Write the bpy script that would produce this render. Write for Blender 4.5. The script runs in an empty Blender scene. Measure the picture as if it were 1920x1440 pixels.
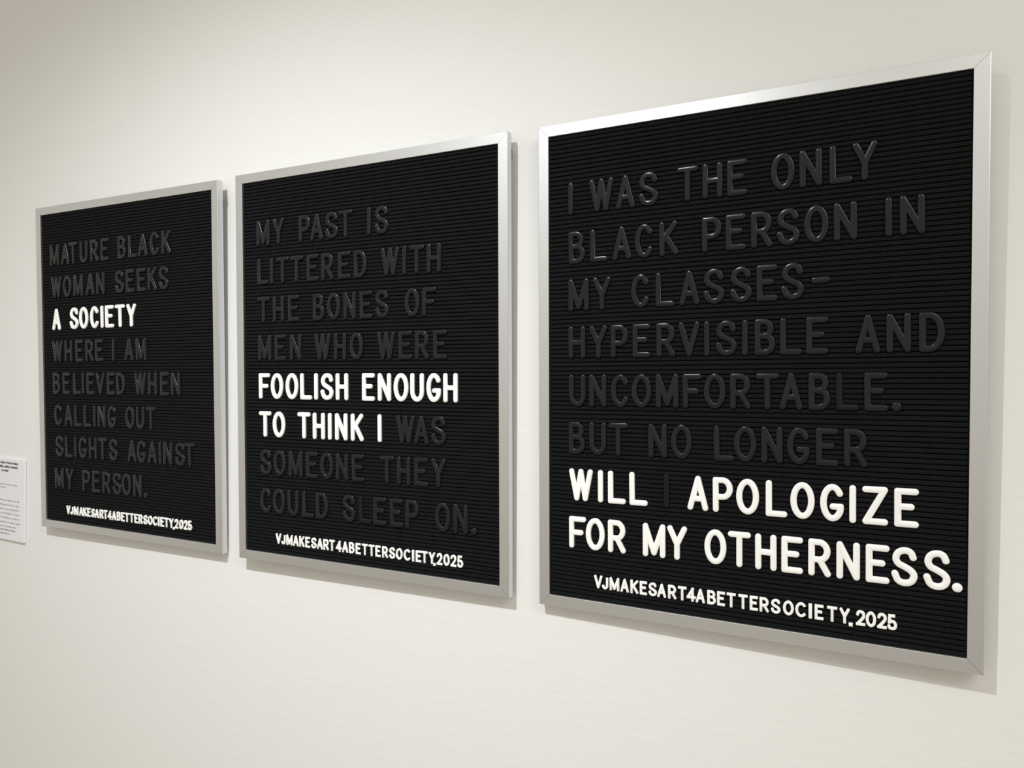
import bpy, math, random
import numpy as np
from mathutils import Matrix, Vector
from mathutils.geometry import delaunay_2d_cdt

random.seed(7)
SC = bpy.context.scene
COL = SC.collection

# ------------------------------------------------------------------ camera
cam = bpy.data.cameras.new('camera')
cam.sensor_fit = 'HORIZONTAL'
cam.sensor_width = 36.0
cam.lens = 36.0 * 1378.0 / 1920.0
cam.clip_start = 0.05
camo = bpy.data.objects.new('camera', cam)
COL.objects.link(camo)
CR = [[0.892555, -0.007942, 0.450868], [0.450926, 0.008568, -0.89252], [0.003225, 0.999932, 0.011228]]
camo.matrix_world = Matrix.Translation((1.50808, -1.09175, 1.48623)) @ Matrix(CR).to_4x4()
SC.camera = camo

# ------------------------------------------------------------------ world, lamps, exposure
SC.view_settings.view_transform = 'Standard'
SC.view_settings.look = 'None'
SC.view_settings.gamma = 1.0
SC.view_settings.use_curve_mapping = False
SC.view_settings.exposure = 0.0
w = bpy.data.worlds.new('room_light')
SC.world = w
w.use_nodes = True
w.node_tree.nodes['Background'].inputs[0].default_value = (1.0, 0.945, 0.82, 1)
w.node_tree.nodes['Background'].inputs[1].default_value = 0.60


def spot(name, loc, target, watts, size, blend, radius, color):
    l = bpy.data.lights.new(name, 'SPOT')
    l.energy = watts; l.spot_size = math.radians(size); l.spot_blend = blend
    l.shadow_soft_size = radius; l.color = color
    o = bpy.data.objects.new(name, l)
    COL.objects.link(o)
    o.location = loc
    o.rotation_euler = (Vector(target) - Vector(loc)).to_track_quat('-Z', 'Y').to_euler()
    return o


spot('track_spotlight', (0.739, -1.333, 2.762), (-0.52, 0.0, -3.96), 166, 127.9, 1.0, 0.006, (0.935, 0.97, 1.0))
al = bpy.data.lights.new('soft_fill', 'AREA')  # added fill light, wide and soft, to brighten the wall and its shadows
al.shape = 'RECTANGLE'; al.size = 2.2; al.size_y = 0.5; al.energy = 30; al.color = (1.0, 0.985, 0.95)
alo = bpy.data.objects.new('soft_fill', al)
COL.objects.link(alo)
alo.location = (3.165, -1.67, 2.95)
alo.rotation_euler = (Vector((3.52, 0, -0.12)) - Vector(alo.location)).to_track_quat('-Z', 'Y').to_euler()


# ------------------------------------------------------------------ materials
def mat(name, rgb, rough=0.5, metal=0.0, spec=0.5):
    m = bpy.data.materials.new(name)
    m.use_nodes = True
    b = m.node_tree.nodes['Principled BSDF']
    b.inputs['Base Color'].default_value = (*rgb, 1)
    b.inputs['Roughness'].default_value = rough
    b.inputs['Metallic'].default_value = metal
    b.inputs['Specular IOR Level'].default_value = spec
    return m


def noise_bump(m, scale, strength, dist=0.001, stretch=(1, 1, 1), detail=4, colour=None):
    nt = m.node_tree; N = nt.nodes; L = nt.links
    b = N['Principled BSDF']
    tc = N.new('ShaderNodeTexCoord'); mp = N.new('ShaderNodeMapping')
    mp.inputs['Scale'].default_value = stretch
    L.new(tc.outputs['Object'], mp.inputs['Vector'])
    n = N.new('ShaderNodeTexNoise')
    n.inputs['Scale'].default_value = scale; n.inputs['Detail'].default_value = detail
    L.new(mp.outputs['Vector'], n.inputs['Vector'])
    bp = N.new('ShaderNodeBump')
    bp.inputs['Strength'].default_value = strength; bp.inputs['Distance'].default_value = dist
    L.new(n.outputs['Fac'], bp.inputs['Height'])
    L.new(bp.outputs['Normal'], b.inputs['Normal'])
    if colour:
        r = N.new('ShaderNodeValToRGB')
        r.color_ramp.elements[0].color = (*colour[0], 1); r.color_ramp.elements[0].position = 0.35
        r.color_ramp.elements[1].color = (*colour[1], 1); r.color_ramp.elements[1].position = 0.65
        L.new(n.outputs['Fac'], r.inputs['Fac'])
        L.new(r.outputs['Color'], b.inputs['Base Color'])
    return m


M_WALL = noise_bump(mat('wall_paint', (0.795, 0.79, 0.775), 0.55, 0, 0.3), 55, 0.25, 0.002, (0.45, 1, 1.4), 5)
M_FLOOR = noise_bump(mat('floor_finish', (0.42, 0.38, 0.33), 0.4), 6, 0.1, 0.002, (1, 8, 1), 4,
                     ((0.38, 0.34, 0.29), (0.46, 0.42, 0.37)))
M_ALU = noise_bump(mat('satin_aluminium', (0.72, 0.725, 0.735), 0.42, 1.0), 40, 0.05, 0.0005, (1, 30, 30), 3)
M_FELT = noise_bump(mat('black_felt', (0.008, 0.0082, 0.009), 0.9, 0, 0.12), 900, 0.6, 0.0006, (0.35, 1, 1), 4,
                    ((0.0042, 0.0045, 0.0051), (0.0092, 0.0097, 0.0110)))
M_BACK = mat('groove_black', (0.003, 0.003, 0.003), 0.95, 0, 0.1)
M_BLACK = noise_bump(mat('black_letter_plastic', (0.0068, 0.0076, 0.0088), 0.24, 0, 0.36), 120, 0.12, 0.0005)
M_MATTE = noise_bump(mat('matte_black_letter_plastic', (0.0055, 0.0057, 0.006), 0.6, 0, 0.2), 120, 0.12, 0.0005)
M_WHITE = noise_bump(mat('white_letter_plastic', (0.93, 0.925, 0.905), 0.4, 0, 0.4), 120, 0.08, 0.0004)
M_STEEL = mat('hanger_steel', (0.26, 0.26, 0.245), 0.4, 0.9)
M_CARD = noise_bump(mat('card_white', (0.80, 0.78, 0.82), 0.6), 300, 0.05, 0.0003)
M_INK = mat('printed_ink', (0.06, 0.055, 0.06), 0.7)
M_INK2 = mat('printed_ink_thin', (0.22, 0.20, 0.21), 0.7)


# ------------------------------------------------------------------ helpers
def mesh_obj(name, verts, faces, m, parent=None, smooth=False):
    me = bpy.data.meshes.new(name)
    me.from_pydata([tuple(v) for v in verts], [], [tuple(f) for f in faces])
    me.materials.append(m)
    if smooth:
        me.polygons.foreach_set('use_smooth', [True] * len(me.polygons))
    me.update()
    o = bpy.data.objects.new(name, me)
    COL.objects.link(o)
    if parent: o.parent = parent
    return o


def tag(o, **k):
    for a, b in k.items(): o[a] = b
    return o


def box(x0, x1, y0, y1, z0, z1):
    v = [(x, y, z) for x in (x0, x1) for y in (y0, y1) for z in (z0, z1)]
    f = [(0, 1, 3, 2), (4, 6, 7, 5), (0, 4, 5, 1), (2, 3, 7, 6), (0, 2, 6, 4), (1, 5, 7, 3)]
    return v, f


def prism(profile, x0, x1):
    """closed profile of (y, z) swept along x"""
    n = len(profile)
    v = [(x0, y, z) for y, z in profile] + [(x1, y, z) for y, z in profile]
    f = [(i, (i + 1) % n, n + (i + 1) % n, n + i) for i in range(n)]
    f += [tuple(range(n - 1, -1, -1)), tuple(range(n, 2 * n))]
    return v, f


# ------------------------------------------------------------------ the room
v, f = box(-3.2, 5.2, 0.0, 0.12, 0.0, 3.3)
tag(mesh_obj('wall_back', v, f, M_WALL), kind='structure', label='off-white painted gallery wall')
v, f = box(-3.2, 5.2, -5.0, 0.0, -0.1, 0.0)
tag(mesh_obj('floor', v, f, M_FLOOR), kind='structure', label='floor of the gallery')

# ------------------------------------------------------------------ letter outlines
MM = 0.001


def arc(cx, cy, rx, ry, a0, a1, n=16):
    return [(cx + rx * math.cos(math.radians(a0 + (a1 - a0) * i / n)), cy + ry * math.sin(math.radians(a0 + (a1 - a0) * i / n))) for i in range(n + 1)]


def crom(pts, n=5):
    P = [pts[0]] + pts + [pts[-1]]
    out = []
    for i in range(1, len(P) - 2):
        p0, p1, p2, p3 = [np.array(q, float) for q in P[i - 1:i + 3]]
        for k in range(n):
            t = k / n
            out.append(tuple(0.5 * ((2 * p1) + (-p0 + p2) * t + (2 * p0 - 5 * p1 + 4 * p2 - p3) * t * t + (-p0 + 3 * p1 - 3 * p2 + p3) * t ** 3)))
    out.append(tuple(pts[-1]))
    return out


def glyph(ch, small):
    """strokes in the unit box of the stroke centre lines, and its square corners"""
    S_ = crom([(.95, .80), (.82, .95), (.52, 1.0), (.19, .93), (.05, .75), (.18, .59), (.5, .50), (.85, .39), (1, .24), (.85, .06), (.5, 0), (.17, .07), (.0, .27)])
    bw = .5
    bowl = lambda y0, y1, xr: [(0, y1), (bw * xr, y1)] + arc(bw * xr, (y0 + y1) / 2, xr - bw * xr, (y1 - y0) / 2, 90, -90, 12)[1:] + [(0, y0)]
    g = {
        'A': ([[(0, 0), (.5, 1), (1, 0)], [(.17, .31), (.83, .31)]], []),
        'B': ([[(0, 0), (0, 1)], bowl(.53, 1, .90), bowl(0, .53, 1)], [(0, 0), (0, 1)]),
        'C': ([arc(.53, .5, .53, .5, 37, 323, 30)], []),
        'D': ([[(0, 0), (0, 1)], [(0, 1), (.38, 1)] + arc(.38, .5, .62, .5, 90, -90, 18)[1:] + [(0, 0)]], [(0, 0), (0, 1)]),
        'E': ([[(0, 0), (0, 1)], [(0, 1), (1, 1)], [(0, 0), (1, 0)], [(0, .53), (.76, .53)]], [(0, 0), (0, 1)]),
        'F': ([[(0, 0), (0, 1)], [(0, 1), (1, 1)], [(0, .50), (.78, .50)]], [(0, 1)]),
        'G': ([arc(.53, .5, .53, .5, 37, 330, 30) + [(1, .38)], [(1, .38), (.56, .38)]], [(1, .38)]),
        'H': ([[(0, 0), (0, 1)], [(1, 0), (1, 1)], [(0, .5), (1, .5)]], []),
        'I': ([[(.5, 0), (.5, 1)]], []),
        'J': ([[(1, 1), (1, .25)] + arc(.5, .25, .5, .25, 0, -180, 12)[1:]], []),
        'K': ([[(0, 0), (0, 1)], [(.96, 1), (0, .40)], [(.30, .59), (1, 0)]], []),
        'L': ([[(0, 1), (0, 0)], [(0, 0), (1, 0)]], [(0, 0)]),
        'M': ([[(0, 0), (0, 1), (.5, .06), (1, 1), (1, 0)]], []),
        'N': ([[(0, 0), (0, 1), (1, 0), (1, 1)]], []),
        'O': ([arc(.5, .5, .5, .5, 0, 360, 40)], []),
        'P': ([[(0, 0), (0, 1)], bowl(.43, 1, 1)], [(0, 1)]),
        'R': ([[(0, 0), (0, 1)], bowl(.44, 1, .97), [(.5, .44), (1, 0)]], [(0, 1)]),
        'S': ([S_], []),
        'T': ([[(0, 1), (1, 1)], [(.5, 1), (.5, 0)]], []),
        'U': ([[(0, 1), (0, .33)] + arc(.5, .33, .5, .33, 180, 360, 16)[1:] + [(1, 1)]], []),
        'V': ([[(0, 1), (.5, 0), (1, 1)]], []),
        'W': ([[(0, 1), (.27, 0), (.5, 1), (.73, 0), (1, 1)]], []),
        'Y': ([[(0, 1), (.5, .45), (1, 1)], [(.5, .45), (.5, 0)]], []),
        'Z': ([[(0, 1), (1, 1), (0, 0), (1, 0)]], []),
        '0': ([arc(.5, .5, .5, .5, 0, 360, 36)], []),
        '2': ([crom([(.02, .74), (.12, .93), (.48, 1), (.88, .92), (.98, .72), (.80, .48), (0, 0)]), [(0, 0), (1, 0)]], [(0, 0)]),
        '4': ([[(.72, 0), (.72, 1)], [(.72, 1), (0, .27)], [(0, .27), (1, .27)]], []),
        '5': ([[(.95, 1), (.14, 1), (.06, .46)] + crom([(.06, .46), (.42, .57), (.83, .50), (1, .28), (.83, .05), (.43, 0), (.11, .06), (0, .22)])[1:]], [(.14, 1)]),
    }
    return g[ch]


def seg_d(X, Y, a, b):
    ax, ay = a; bx, by = b
    dx, dy = bx - ax, by - ay
    L2 = dx * dx + dy * dy + 1e-12
    t = np.clip(((X - ax) * dx + (Y - ay) * dy) / L2, 0, 1)
    return np.hypot(X - ax - t * dx, Y - ay - t * dy)


def sd_box(X, Y, a, b, hw, ea, eb):
    """box along a-b with half width hw, run on by ea / eb beyond its ends"""
    ax, ay = a; bx, by = b
    L_ = math.hypot(bx - ax, by - ay); ux, uy = (bx - ax) / L_, (by - ay) / L_
    cx, cy = (ax + bx) / 2 + ux * (eb - ea) / 2, (ay + by) / 2 + uy * (eb - ea) / 2
    hl = (L_ + ea + eb) / 2
    p = np.abs((X - cx) * ux + (Y - cy) * uy) - hl
    q = np.abs(-(X - cx) * uy + (Y - cy) * ux) - hw
    return np.hypot(np.maximum(p, 0), np.maximum(q, 0)) + np.minimum(np.maximum(p, q), 0)


def field(ch, W, H, r, small, X, Y):
    if ch == '.':
        if small: return sd_box(X, Y, (0.01, W / 2), (W - 0.01, W / 2), W / 2, 0, 0)
        return np.hypot(X - W / 2, Y - W / 2) - W / 2
    if ch == '-':
        return seg_d(X, Y, (r, H * .49), (W - r, H * .49)) - r
    strokes, corners = glyph(ch, small)
    T = lambda p: (r + p[0] * (W - 2 * r), r + p[1] * (H - 2 * r))
    D = np.full(X.shape, 1e3)
    for s in strokes:
        P = [T(p) for p in s]
        closed = math.dist(P[0], P[-1]) < 1e-6
        for i in range(len(P) - 1):
            if small and not closed and (i == 0 or i == len(P) - 2):
                # square ends: the run-on stays inside the letter's own height and width
                ea = r if i == 0 and len(P) < 6 else 0
                eb = r if i == len(P) - 2 and len(P) < 6 else 0
                d = sd_box(X, Y, P[i], P[i + 1], r, ea, eb)
                if i > 0: d = np.minimum(d, np.hypot(X - P[i][0], Y - P[i][1]) - r)
                if i < len(P) - 2: d = np.minimum(d, np.hypot(X - P[i + 1][0], Y - P[i + 1][1]) - r)
            else:
                d = seg_d(X, Y, P[i], P[i + 1]) - r
            D = np.minimum(D, d)
    for c in corners:
        x, y = T(c)
        k = 0.02 if small else 0.78
        q = np.maximum(np.abs(X - x), 0) - r * (1 - k); p = np.abs(Y - y) - r * (1 - k)
        d = np.hypot(np.maximum(p, 0), np.maximum(q, 0)) + np.minimum(np.maximum(p, q), 0) - r * k
        D = np.minimum(D, d)
    if small:   # trim slanting run-ons to the letter's box
        bx = np.maximum(np.maximum(-X, X - W), np.maximum(-Y, Y - H))
        D = np.maximum(D, bx)
    return D


def contours(F, xs, ys, lev):
    """marching squares, linked into loops"""
    G = F - lev
    nx, ny = len(xs), len(ys)
    nxt = {}
    pt = {}

    def ep(i, j, horiz):
        k = (i, j, horiz)
        if k not in pt:
            if horiz: a, b = G[i, j], G[i + 1, j]
            else: a, b = G[i, j], G[i, j + 1]
            t = a / (a - b)
            pt[k] = (xs[i] + t * (xs[i + 1] - xs[i]), ys[j]) if horiz else (xs[i], ys[j] + t * (ys[j + 1] - ys[j]))
        return k
    ins = G < 0
    c = ins[:-1, :-1] * 1 + ins[1:, :-1] * 2 + ins[1:, 1:] * 4 + ins[:-1, 1:] * 8
    for i, j in zip(*np.nonzero((c > 0) & (c < 15))):
        B = lambda: ep(i, j, True); Tt = lambda: ep(i, j + 1, True); Lf = lambda: ep(i, j, False); R_ = lambda: ep(i + 1, j, False)
        k = c[i, j]
        S = {1: [(B, Lf)], 2: [(R_, B)], 3: [(R_, Lf)], 4: [(Tt, R_)], 5: [(B, Lf), (Tt, R_)], 6: [(Tt, B)], 7: [(Tt, Lf)], 8: [(Lf, Tt)],
             9: [(B, Tt)], 10: [(R_, B), (Lf, Tt)], 11: [(R_, Tt)], 12: [(Lf, R_)], 13: [(B, R_)], 14: [(Lf, B)]}[int(k)]
        for a, b in S: nxt[a()] = b()
    loops = []
    while nxt:
        s = next(iter(nxt)); L_ = [s]; k = nxt.pop(s)
        while k != s and k in nxt:
            L_.append(k); k = nxt.pop(k)
        loops.append([pt[q] for q in L_])
    return loops


def simplify(loop, tol):
    P = np.array(loop)
    n = len(P)
    a = 0; b = int(np.argmax(np.hypot(*(P - P[0]).T)))

    def dp(i, j):
        if j <= i + 1: return []
        A, Bq = P[i % n], P[j % n]
        d = Bq - A; L_ = math.hypot(*d) + 1e-12
        Q = P[np.arange(i + 1, j) % n]
        e = np.abs((Q[:, 0] - A[0]) * d[1] - (Q[:, 1] - A[1]) * d[0]) / L_
        k = int(np.argmax(e))
        if e[k] < tol: return []
        k = i + 1 + k
        return dp(i, k) + [k] + dp(k, j)
    idx = [a] + dp(a, b) + [b] + dp(b, n)
    return [tuple(P[k % n]) for k in idx]


GC = {}


def letter_mesh(ch, W, small):
    key = (ch, small)
    if key in GC: return GC[key]
    H, r = (20.4, 1.88) if small else (50.2, 4.15)
    if ch == 'I': r = W / 2
    step = 0.2 if small else 0.45
    xs = np.arange(-1.03, W + 1.1, step); ys = np.arange(-1.03, H + 1.1, step)
    X, Y = np.meshgrid(xs, ys, indexing='ij')
    F = field(ch, W, H, r, small, X, Y)
    h = 2.2 if small else 3.3
    rings = [(0.0, h - 0.9), (-0.28, h - 0.3), (-0.75, h)] if small else [(0.0, h - 1.5), (-0.45, h - 0.78), (-1.2, h - 0.42), (-2.8, h - 0.07), (-3.35, h)]
    V = []; E = []; Z = []
    outer = []
    for li, (lev, z) in enumerate(rings):
        for lp in contours(F, xs, ys, lev):
            if len(lp) < 6: continue
            lp = simplify(lp, 0.03 if small else 0.05)
            if len(lp) < 3: continue
            b = len(V)
            V += [Vector((x, y)) for x, y in lp]; Z += [z] * len(lp)
            E += [(b + i, b + (i + 1) % len(lp)) for i in range(len(lp))]
            if li == 0: outer.append(list(range(b, len(V))))
    vo, eo, fo, vi, _, _ = delaunay_2d_cdt(V, E, [], 0, 1e-6, True)
    zz = [Z[o[0]] if o else rings[-1][1] for o in vi]
    m_ = {}
    for k, o in enumerate(vi):
        for q in o: m_[q] = k
    # keep triangles whose middle lies inside the outline
    cen = np.array([np.mean([vo[i] for i in f_], axis=0) for f_ in fo])
    Fc = field(ch, W, H, r, small, cen[:, 0], cen[:, 1])
    faces = [tuple(f_) for f_, d in zip(fo, Fc) if d < 0]
    verts = [((q[0] - W / 2) * MM, (q[1] - H / 2) * MM, z * MM) for q, z in zip(vo, zz)]
    ntop = len(faces)
    for lp in outer:
        b = len(verts)
        verts += [((V[i][0] - W / 2) * MM, (V[i][1] - H / 2) * MM, -0.0008) for i in lp]
        n = len(lp)
        for i in range(n):
            p, q = m_[lp[i]], m_[lp[(i + 1) % n]]
            faces.append((p, b + i, b + (i + 1) % n, q))
    me = bpy.data.meshes.new('letter')
    me.from_pydata(verts, [], faces)
    import bmesh
    bm = bmesh.new(); bm.from_mesh(me)
    bmesh.ops.recalc_face_normals(bm, faces=bm.faces)
    up = sum(f_.normal.z * f_.calc_area() for f_ in bm.faces)
    if up < 0: bmesh.ops.reverse_faces(bm, faces=bm.faces)
    bm.to_mesh(me); bm.free()
    me.polygons.foreach_set('use_smooth', [k < ntop for k in range(len(me.polygons))])
    me.materials.append(None)
    me.update()
    GC[key] = me
    return me


# ------------------------------------------------------------------ letter boards
BW, BH = 605.7, 762.0            # outer size in mm
FW, FD, REC = 18.0, 13.4, 3.1    # frame face width, frame depth, how far the felt sits back
NR = 107
PITCH = (BH - 2 * FW) / NR
WB = dict(A=30, B=27.5, C=28.6, D=29, E=28, F=28.5, G=29.2, H=28.5, I=8.2, K=28.5, L=28.3, M=34.5, N=28.5, O=31, P=28, R=28.5, S=30, T=31.5, U=28, V=31.5, W=39.5, Y=29.5, Z=30.3)
WB['.'] = 11.5; WB['-'] = 24
WS = dict(zip('0245AVJMKESRTBOCIY.', [12.5, 11.4, 13.2, 11.6, 13.3, 13.5, 10.3, 15.6, 12.6, 11.2, 13, 12.5, 12.6, 12.5, 14.2, 14.5, 4.5, 12.6, 5.0]))
ROWS = [
(1,'MATURE BLACK',266.8,0.0040,[-233.8,-193.8,-164.4,-126.2,-88.6,-52.4,5.3,41.0,74.5,112.1,148.4]),
(1,'WOMAN SEEKS',191.8,0.0069,[-228.8,-188.3,-148.0,-105.4,-68.8,-4.1,31.3,68.5,103.0,138.8]),
(1,'A SOCIETY',116.3,0.0050,[-232.5,-166.7,-131.9,-93.6,-67.0,-40.8,-5.2,32.4]),
(1,'WHERE I AM',41.1,0.0051,[-229.4,-188.2,-148.8,-112.1,-77.5,-28.3,23.8,63.6]),
(1,'BELIEVED WHEN',-34.1,0.0047,[-235.4,-198.0,-159.3,-137.0,-110.2,-75.6,-38.5,-5.6,59.6,99.0,136.7,170.9]),
(1,'CALLING OUT',-108.9,0.0075,[-231.5,-192.8,-157.0,-122.9,-98.0,-73.1,-37.4,23.8,57.9,92.4]),
(1,'SLIGHTS AGAINST',-182.9,0.0046,[-228.7,-193.1,-169.0,-142.0,-105.8,-71.2,-34.1,28.5,59.6,94.7,119.7,143.6,181.4,210.6]),
(1,'MY PERSON.',-258.7,0.0047,[-231.2,-192.8,-131.3,-95.8,-59.8,-23.9,8.5,45.2,71.0]),
(1,'VJMAKESART4ABETTERSOCIETY.2025',-332.5,0.0052,[-201.7,-188.7,-172.9,-154.5,-140.2,-126.1,-111.1,-97.5,-81.2,-67.4,-52.8,-37.8,-21.6,-7.6,6.6,22.1,37.2,51.7,67.6,83.1,98.8,110.2,121.3,134.8,149.7,156.9,165.6,180.3,193.6,206.7]),
(2,'MY PAST IS',261.9,-0.0025,[-231.3,-191.9,-126.6,-97.2,-62.0,-29.2,23.4,50.8]),
(2,'LITTERED WITH',186.6,-0.0019,[-233.3,-210.0,-182.1,-146.9,-108.2,-72.5,-33.4,3.4,68.5,99.3,124.8,160.1]),
(2,'THE BONES OF',112.2,-0.0037,[-232.0,-193.5,-155.2,-94.2,-58.5,-21.5,15.2,50.6,114.9,149.9]),
(2,'MEN WHO WERE',38.1,-0.0025,[-229.7,-190.1,-151.1,-85.4,-44.1,-6.7,59.0,100.0,134.7,171.3]),
(2,'FOOLISH ENOUGH',-36.4,-0.0004,[-232.3,-199.7,-161.9,-126.7,-102.3,-76.3,-41.2,19.0,54.3,90.1,123.9,157.9,191.6]),
(2,'TO THINK I WAS',-110.3,0.0010,[-231.3,-195.7,-132.6,-96.6,-70.3,-43.5,-6.9,43.3,99.1,132.7,167.4]),
(2,'SOMEONE THEY',-183.9,0.0069,[-229.9,-193.8,-153.5,-113.2,-77.6,-41.7,-5.2,59.4,95.2,131.5,166.9]),
(2,'COULD SLEEP ON.',-259.2,0.0042,[-230.8,-196.5,-160.5,-123.7,-89.7,-26.7,10.1,42.7,79.0,112.6,175.1,210.8,236.4]),
(2,'VJMAKESART4ABETTERSOCIETY.2025',-332.5,0.0032,[-199.6,-187.2,-171.8,-155.8,-140.7,-126.4,-111.4,-96.6,-81.9,-67.7,-51.7,-36.9,-21.5,-6.8,8.2,23.4,37.6,53.2,68.6,83.9,100.9,113.3,124.5,137.1,152.3,157.3,167.7,181.9,195.6,208.9]),
(3,'I WAS THE ONLY',265.4,0.0121,[-247.5,-196.9,-158.7,-123.3,-65.1,-29.7,4.5,64.7,100.2,137.2,165.6]),
(3,'BLACK PERSON IN',189.6,0.0146,[-237.4,-201.0,-164.5,-129.8,-92.5,-30.3,2.8,37.6,72.0,107.6,143.1,193.8,220.4]),
(3,'MY CLASSES-',115.5,0.0111,[-234.5,-196.1,-135.5,-98.0,-62.2,-27.3,10.1,45.0,78.0,113.6]),
(3,'HYPERVISIBLE AND',41.2,0.0096,[-237.4,-202.0,-168.0,-133.5,-96.7,-62.4,-36.8,-9.9,16.0,42.6,76.3,109.6,170.8,206.3,243.3]),
(3,'UNCOMFORTABLE.',-34.0,0.0087,[-236.9,-203.0,-167.4,-133.5,-94.7,-57.5,-25.5,10.1,46.2,77.1,112.8,147.2,180.9,204.4]),
(3,'BUT NO LONGER',-108.1,0.0102,[-237.7,-203.1,-169.9,-108.8,-73.2,-12.5,16.9,52.7,86.9,122.9,157.5]),
(3,'WILL I APOLOGIZE',-182.2,0.0047,[-231.2,-198.8,-172.4,-138.3,-95.2,-49.2,-13.8,20.4,58.9,92.4,129.3,154.5,181.0,217.1]),
(3,'FOR MY OTHERNESS.',-257.9,0.0044,[-237.0,-207.6,-172.4,-114.2,-79.5,-24.0,9.5,45.2,79.7,114.5,149.5,184.5,215.4,251.5,273.7]),
(3,'VJMAKESART4ABETTERSOCIETY.2025',-331.9,0.0033,[-202.7,-191.5,-176.4,-160.0,-144.6,-130.6,-116.3,-102.5,-86.7,-71.8,-58.7,-45.3,-29.2,-15.8,-1.6,14.7,29.4,43.4,58.6,75.2,91.3,103.3,114.3,130.5,145.8,153.2,165.1,177.3,190.2,202.1]),
]
# words set in white on each board: (row text, first letter index, last letter index)
WHITE = {(1, 'A SOCIETY'): (0, 8), (2, 'FOOLISH ENOUGH'): (0, 13), (2, 'TO THINK I WAS'): (0, 8), (3, 'WILL I APOLOGIZE'): (0, 99), (3, 'FOR MY OTHERNESS.'): (0, 99)}
POSE = {
    1: ((0.0, -0.02705, 1.5), [[0.999973, 0.002152, 0.007051], [0.007087, -0.017147, -0.999828], [-0.00203, 0.999851, -0.017162]]),
    2: ((0.65945, -0.02707, 1.50138), [[0.999968, -0.002165, 0.007731], [0.007708, -0.01049, -0.999915], [0.002246, 0.999943, -0.010473]]),
    3: ((1.31881, -0.02704, 1.49942), [[0.999924, -1.3e-05, -0.012309], [-0.012308, -0.015735, -0.9998], [-0.000181, 0.999876, -0.015734]]),
}
LABEL = {
    1: 'black letter board nearest the text card, its only white words reading A SOCIETY',
    2: 'middle black letter board with white words FOOLISH ENOUGH TO THINK I',
    3: 'largest-looking, rightmost black letter board with white words WILL APOLOGIZE FOR MY OTHERNESS',
}


def rail(name, length, m, parent):
    """one mitred length of frame, lying along +x, outer edge at y=0, face at z=0"""
    prof = [(0, -FD), (0, -1.0), (0.3, -0.3), (1.0, 0), (FW - 0.7, 0), (FW - 0.15, -0.2), (FW, -0.7), (FW, -FD + 3.0), (1.6, -FD + 3.0), (1.6, -FD)]
    g = 0.2
    v = []
    for sgn, x in ((1, -length / 2), (-1, length / 2)):
        for y, z in prof: v.append(((x + sgn * (y + g)) * MM, y * MM, z * MM))
    n = len(prof)
    f = [(i, n + i, n + (i + 1) % n, (i + 1) % n) for i in range(n)]
    f += [tuple(range(n)), tuple(range(2 * n - 1, n - 1, -1))]
    return mesh_obj(name, v, f, m, parent)


rib_me = None


def slope_at(b, y):
    pts = sorted((r[2], r[3]) for r in ROWS if r[0] == b)
    ys = [-BH / 2] + [p[0] for p in pts] + [BH / 2]
    ss = [pts[0][1] * .6] + [p[1] for p in pts] + [pts[-1][1] * .35]
    # a smooth version of the measured run of the grooves
    k = [(ss[max(i - 1, 0)] + 2 * ss[i] + ss[min(i + 1, len(ss) - 1)]) / 4 for i in range(len(ss))]
    return float(np.interp(y, ys, k))


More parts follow.
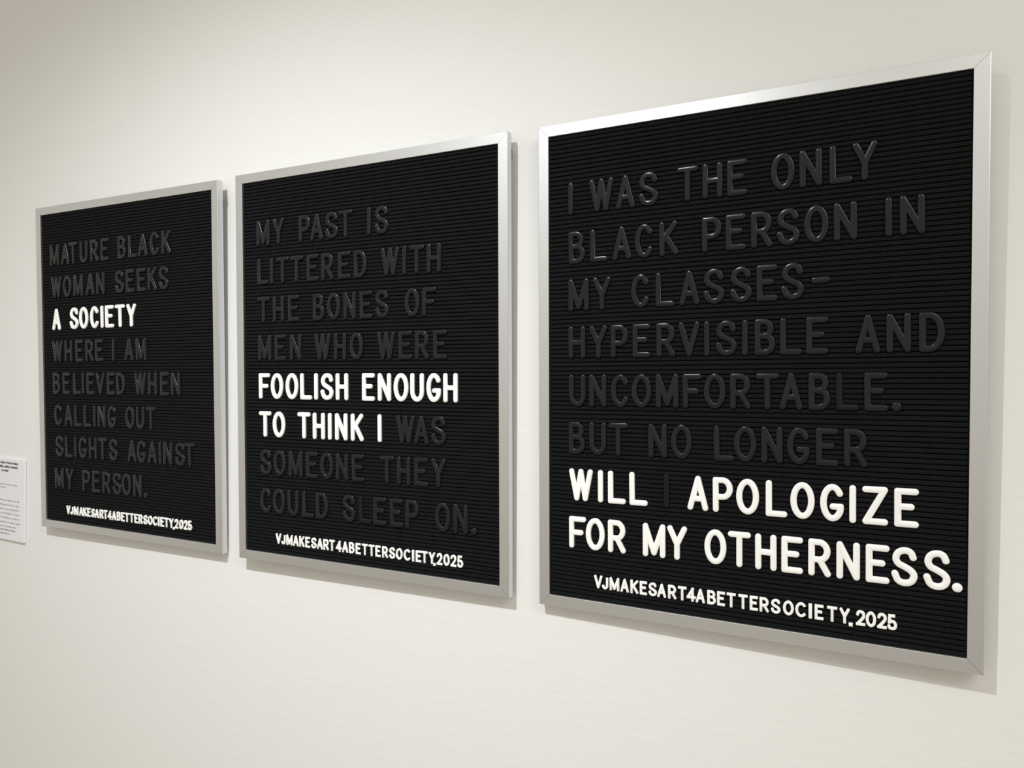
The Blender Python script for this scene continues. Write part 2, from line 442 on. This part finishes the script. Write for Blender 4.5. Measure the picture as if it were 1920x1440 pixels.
boards = {}
for b in (1, 2, 3):
    loc, R3 = POSE[b]
    MW = Matrix.Translation(loc) @ Matrix(R3).to_4x4() @ Matrix.Translation((0, -BH / 2 * MM, 0))
    root = bpy.data.objects.new('letter_board', None)
    root.empty_display_size = 0.1
    COL.objects.link(root)
    root.matrix_world = MW
    tag(root, label=LABEL[b], category='letter board', group='framed letter boards on the wall')
    UP = BH / 2 * MM      # children are laid out from the board's middle
    for ang, L_, dx, dy in ((0, BW, 0, -BH / 2), (180, BW, 0, BH / 2), (90, BH, BW / 2, 0), (-90, BH, -BW / 2, 0)):
        r_ = rail('frame_rail', L_, M_ALU, root)
        r_.matrix_local = Matrix.Translation((dx * MM, dy * MM + UP, 0)) @ Matrix.Rotation(math.radians(ang), 4, 'Z')
    iw, ih = BW / 2 - FW, BH / 2 - FW
    v, f = box(-(iw + 5) * MM, (iw + 5) * MM, -(ih + 5) * MM, (ih + 5) * MM, (-REC - 5.5) * MM, (-REC - 2.3) * MM)
    panel = mesh_obj('felt_panel', v, f, M_BACK, root)
    panel.location = (0, UP, 0)
    if rib_me is None:
        hw = PITCH / 2 - 0.72
        prof = [(-hw, -0.2), (-hw, 1.4), (-hw + .35, 1.95), (-hw + 1.0, 2.25), (hw - 1.0, 2.25), (hw - .35, 1.95), (hw, 1.4), (hw, -0.2)]
        xe = iw - 1.2
        v, f = prism([(y * MM, z * MM) for y, z in prof], -xe * MM, xe * MM)
        first = mesh_obj('rib', v, f, M_FELT, panel)
        rib_me = first.data
    for k in range(NR):
        if b == 1 and k == 0: o = first
        else:
            o = bpy.data.objects.new('rib', rib_me); COL.objects.link(o); o.parent = panel
        y = -ih + (k + .5) * PITCH
        # the outermost grooves run true with the frame, the ones between sag a little
        edge = min(1.0, (ih - abs(y)) / 60.0)
        o.matrix_local = Matrix.Translation((0, y * MM, (-REC - 2.3) * MM)) @ Matrix.Rotation(slope_at(b, y) * edge, 4, 'Z')
    for sx in (-1, 1):
        # strap hanger that stands the board off the wall
        v, f = box(-0.006, 0.006, -0.0045, 0.0045, -0.0205, -FD * MM)
        hgr = mesh_obj('hanging_strap', v, f, M_STEEL, root)
        hgr.location = (sx * (BW / 2 - 7.5) * MM, UP + (BH / 2 - 29) * MM, 0)
        prof = [(0.0035 * math.cos(t), 0.0035 * math.sin(t)) for t in [2 * math.pi * q / 12 for q in range(12)]]
        v, f = prism(prof, -0.0068, 0.0068)
        ring = mesh_obj('screw_pin', v, f, M_STEEL, hgr)
        ring.location = (0, -0.007, -0.017)
    boards[b] = root

for b, text, yc, sl, xs_ in ROWS:
    root = boards[b]
    small = len(xs_) == 30
    wt = WHITE.get((b, text))
    k = 0
    for ti, ch in enumerate(text):
        if ch == ' ': continue
        white = small or (wt is not None and wt[0] <= ti <= wt[1])
        if b == 3 and text.startswith('WILL') and ti == 5: white = False
        if b == 2 and text.startswith('TO THINK') and ti > 9: white = False
        if b == 2 and text.startswith('TO THINK') and ti == 9: white = True
        W = (WS if small else WB)[ch]
        me = letter_mesh(ch, W, small)
        nm = 'digit' if ch.isdigit() else {'.': 'full_stop', '-': 'dash'}.get(ch, 'letter')
        o = bpy.data.objects.new(nm, me)
        COL.objects.link(o); o.parent = root
        o.material_slots[0].link = 'OBJECT'
        o.material_slots[0].material = M_WHITE if white else M_BLACK
        x = xs_[k]; k += 1
        s_ = slope_at(b, yc)
        Hh = 20.4 if small else 50.2
        y = yc + s_ * x - (2.9 if small and ch == '.' else 0)
        matte = (b, text[:5], ti) in ((3, 'WILL ', 5), (2, 'COULD', 7), (3, 'UNCOM', 11))
        if matte: o.material_slots[0].material = M_MATTE
        jt = random.gauss(0, 0.006)
        o.matrix_local = (Matrix.Translation((x * MM, y * MM + BH / 2 * MM, (-REC - 0.05 + abs(jt) * 4) * MM))
                          @ Matrix.Rotation(s_ + random.gauss(0, 0.003), 4, 'Z') @ Matrix.Rotation(random.gauss(0, 0.006), 4, 'X') @ Matrix.Rotation(jt, 4, 'Y'))
        if small:
            o['label'] = 'small white ' + {'digit': 'digit ' + ch, 'full_stop': 'full stop'}.get(nm, 'letter ' + ch)
        else:
            o['label'] = ('white ' if white else 'dull black ' if matte else 'black ') + {'full_stop': 'full stop', 'dash': 'dash'}.get(nm, 'letter ' + ch)

# ------------------------------------------------------------------ text card at the left
CWD, CHT, CTH = 0.279, 0.206, 0.0055
card = bpy.data.objects.new('wall_card', None)
COL.objects.link(card)
card.matrix_world = Matrix.Translation((-0.4066, -0.0008, 1.0642)) @ Matrix.Rotation(math.radians(1.0), 4, 'Y') @ Matrix.Rotation(math.radians(90), 4, 'X')
tag(card, label='white foam-board text card at the far left edge, left of the first letter board', category='label card')
v, f = box(-CWD, 0, 0, CHT, 0, CTH)
sheet = mesh_obj('foam_board', v, f, M_CARD, card)


def words(name, s, size, right, y, m, bold=0.0):
    cu = bpy.data.curves.new(name, 'FONT')
    cu.body = s; cu.size = size; cu.align_x = 'RIGHT'; cu.offset = bold; cu.resolution_u = 2
    t = bpy.data.objects.new(name, cu); COL.objects.link(t)
    dg = bpy.context.evaluated_depsgraph_get()
    me = bpy.data.meshes.new_from_object(t.evaluated_get(dg))
    bpy.data.objects.remove(t); bpy.data.curves.remove(cu)
    me.materials.clear(); me.materials.append(m)
    o = bpy.data.objects.new(name, me); COL.objects.link(o); o.parent = card
    o.location = (right, y, CTH + 0.0001)
    return o


words('printed_title', 'Mature Black Woman Seeking', 0.0078, -0.026, CHT - 0.0125, M_INK, 0.0004)
words('printed_title', 'visibility, validity, Invaluable', 0.0078, -0.027, CHT - 0.0225, M_INK, 0.0004)
words('printed_title', 'in society', 0.0078, -0.066, CHT - 0.0325, M_INK, 0.0004)


def print_lines(name, rows_, m, hgt):
    """lines of print too small to read: one short bar per word"""
    V, F = [], []
    rnd = random.Random(3)
    for right, y in rows_:
        x = right
        while x > -CWD + 0.02:
            wl = rnd.choice([2, 3, 4, 5, 6, 7, 8, 9]) * 0.0019
            n = len(V)
            # ragged top and bottom like small type
            q = max(2, int(wl / 0.0019)); 
            for i in range(q):
                a0 = x - wl + wl * i / q; a1 = a0 + wl / q * 0.74
                up = hgt * rnd.choice([.62, .62, .62, 1.0]); dn = -hgt * rnd.choice([0, 0, 0, 0, .25])
                n = len(V)
                V += [(a0, y + dn, 0), (a1, y + dn, 0), (a1, y + up, 0), (a0, y + up, 0)]
                F.append((n, n + 1, n + 2, n + 3))
            x -= wl + 0.0022
    o = mesh_obj(name, V, F, m, card)
    o.location = (0, 0, CTH + 0.0001)
    o['kind'] = 'stuff'
    return o


print_lines('printed_text', [(-0.028, CHT - 0.0665), (-0.078, CHT - 0.0745)], M_INK2, 0.0028)
print_lines('printed_text', [(-0.019, CHT - 0.107), (-0.019, CHT - 0.1185), (-0.018, CHT - 0.1295), (-0.018, CHT - 0.1405), (-0.017, CHT - 0.1515), (-0.016, CHT - 0.163), (-0.031, CHT - 0.1735)], M_INK2, 0.0030)
print_lines('printed_text', [(-0.036, CHT - 0.1825), (-0.060, CHT - 0.192)], M_INK, 0.0034)
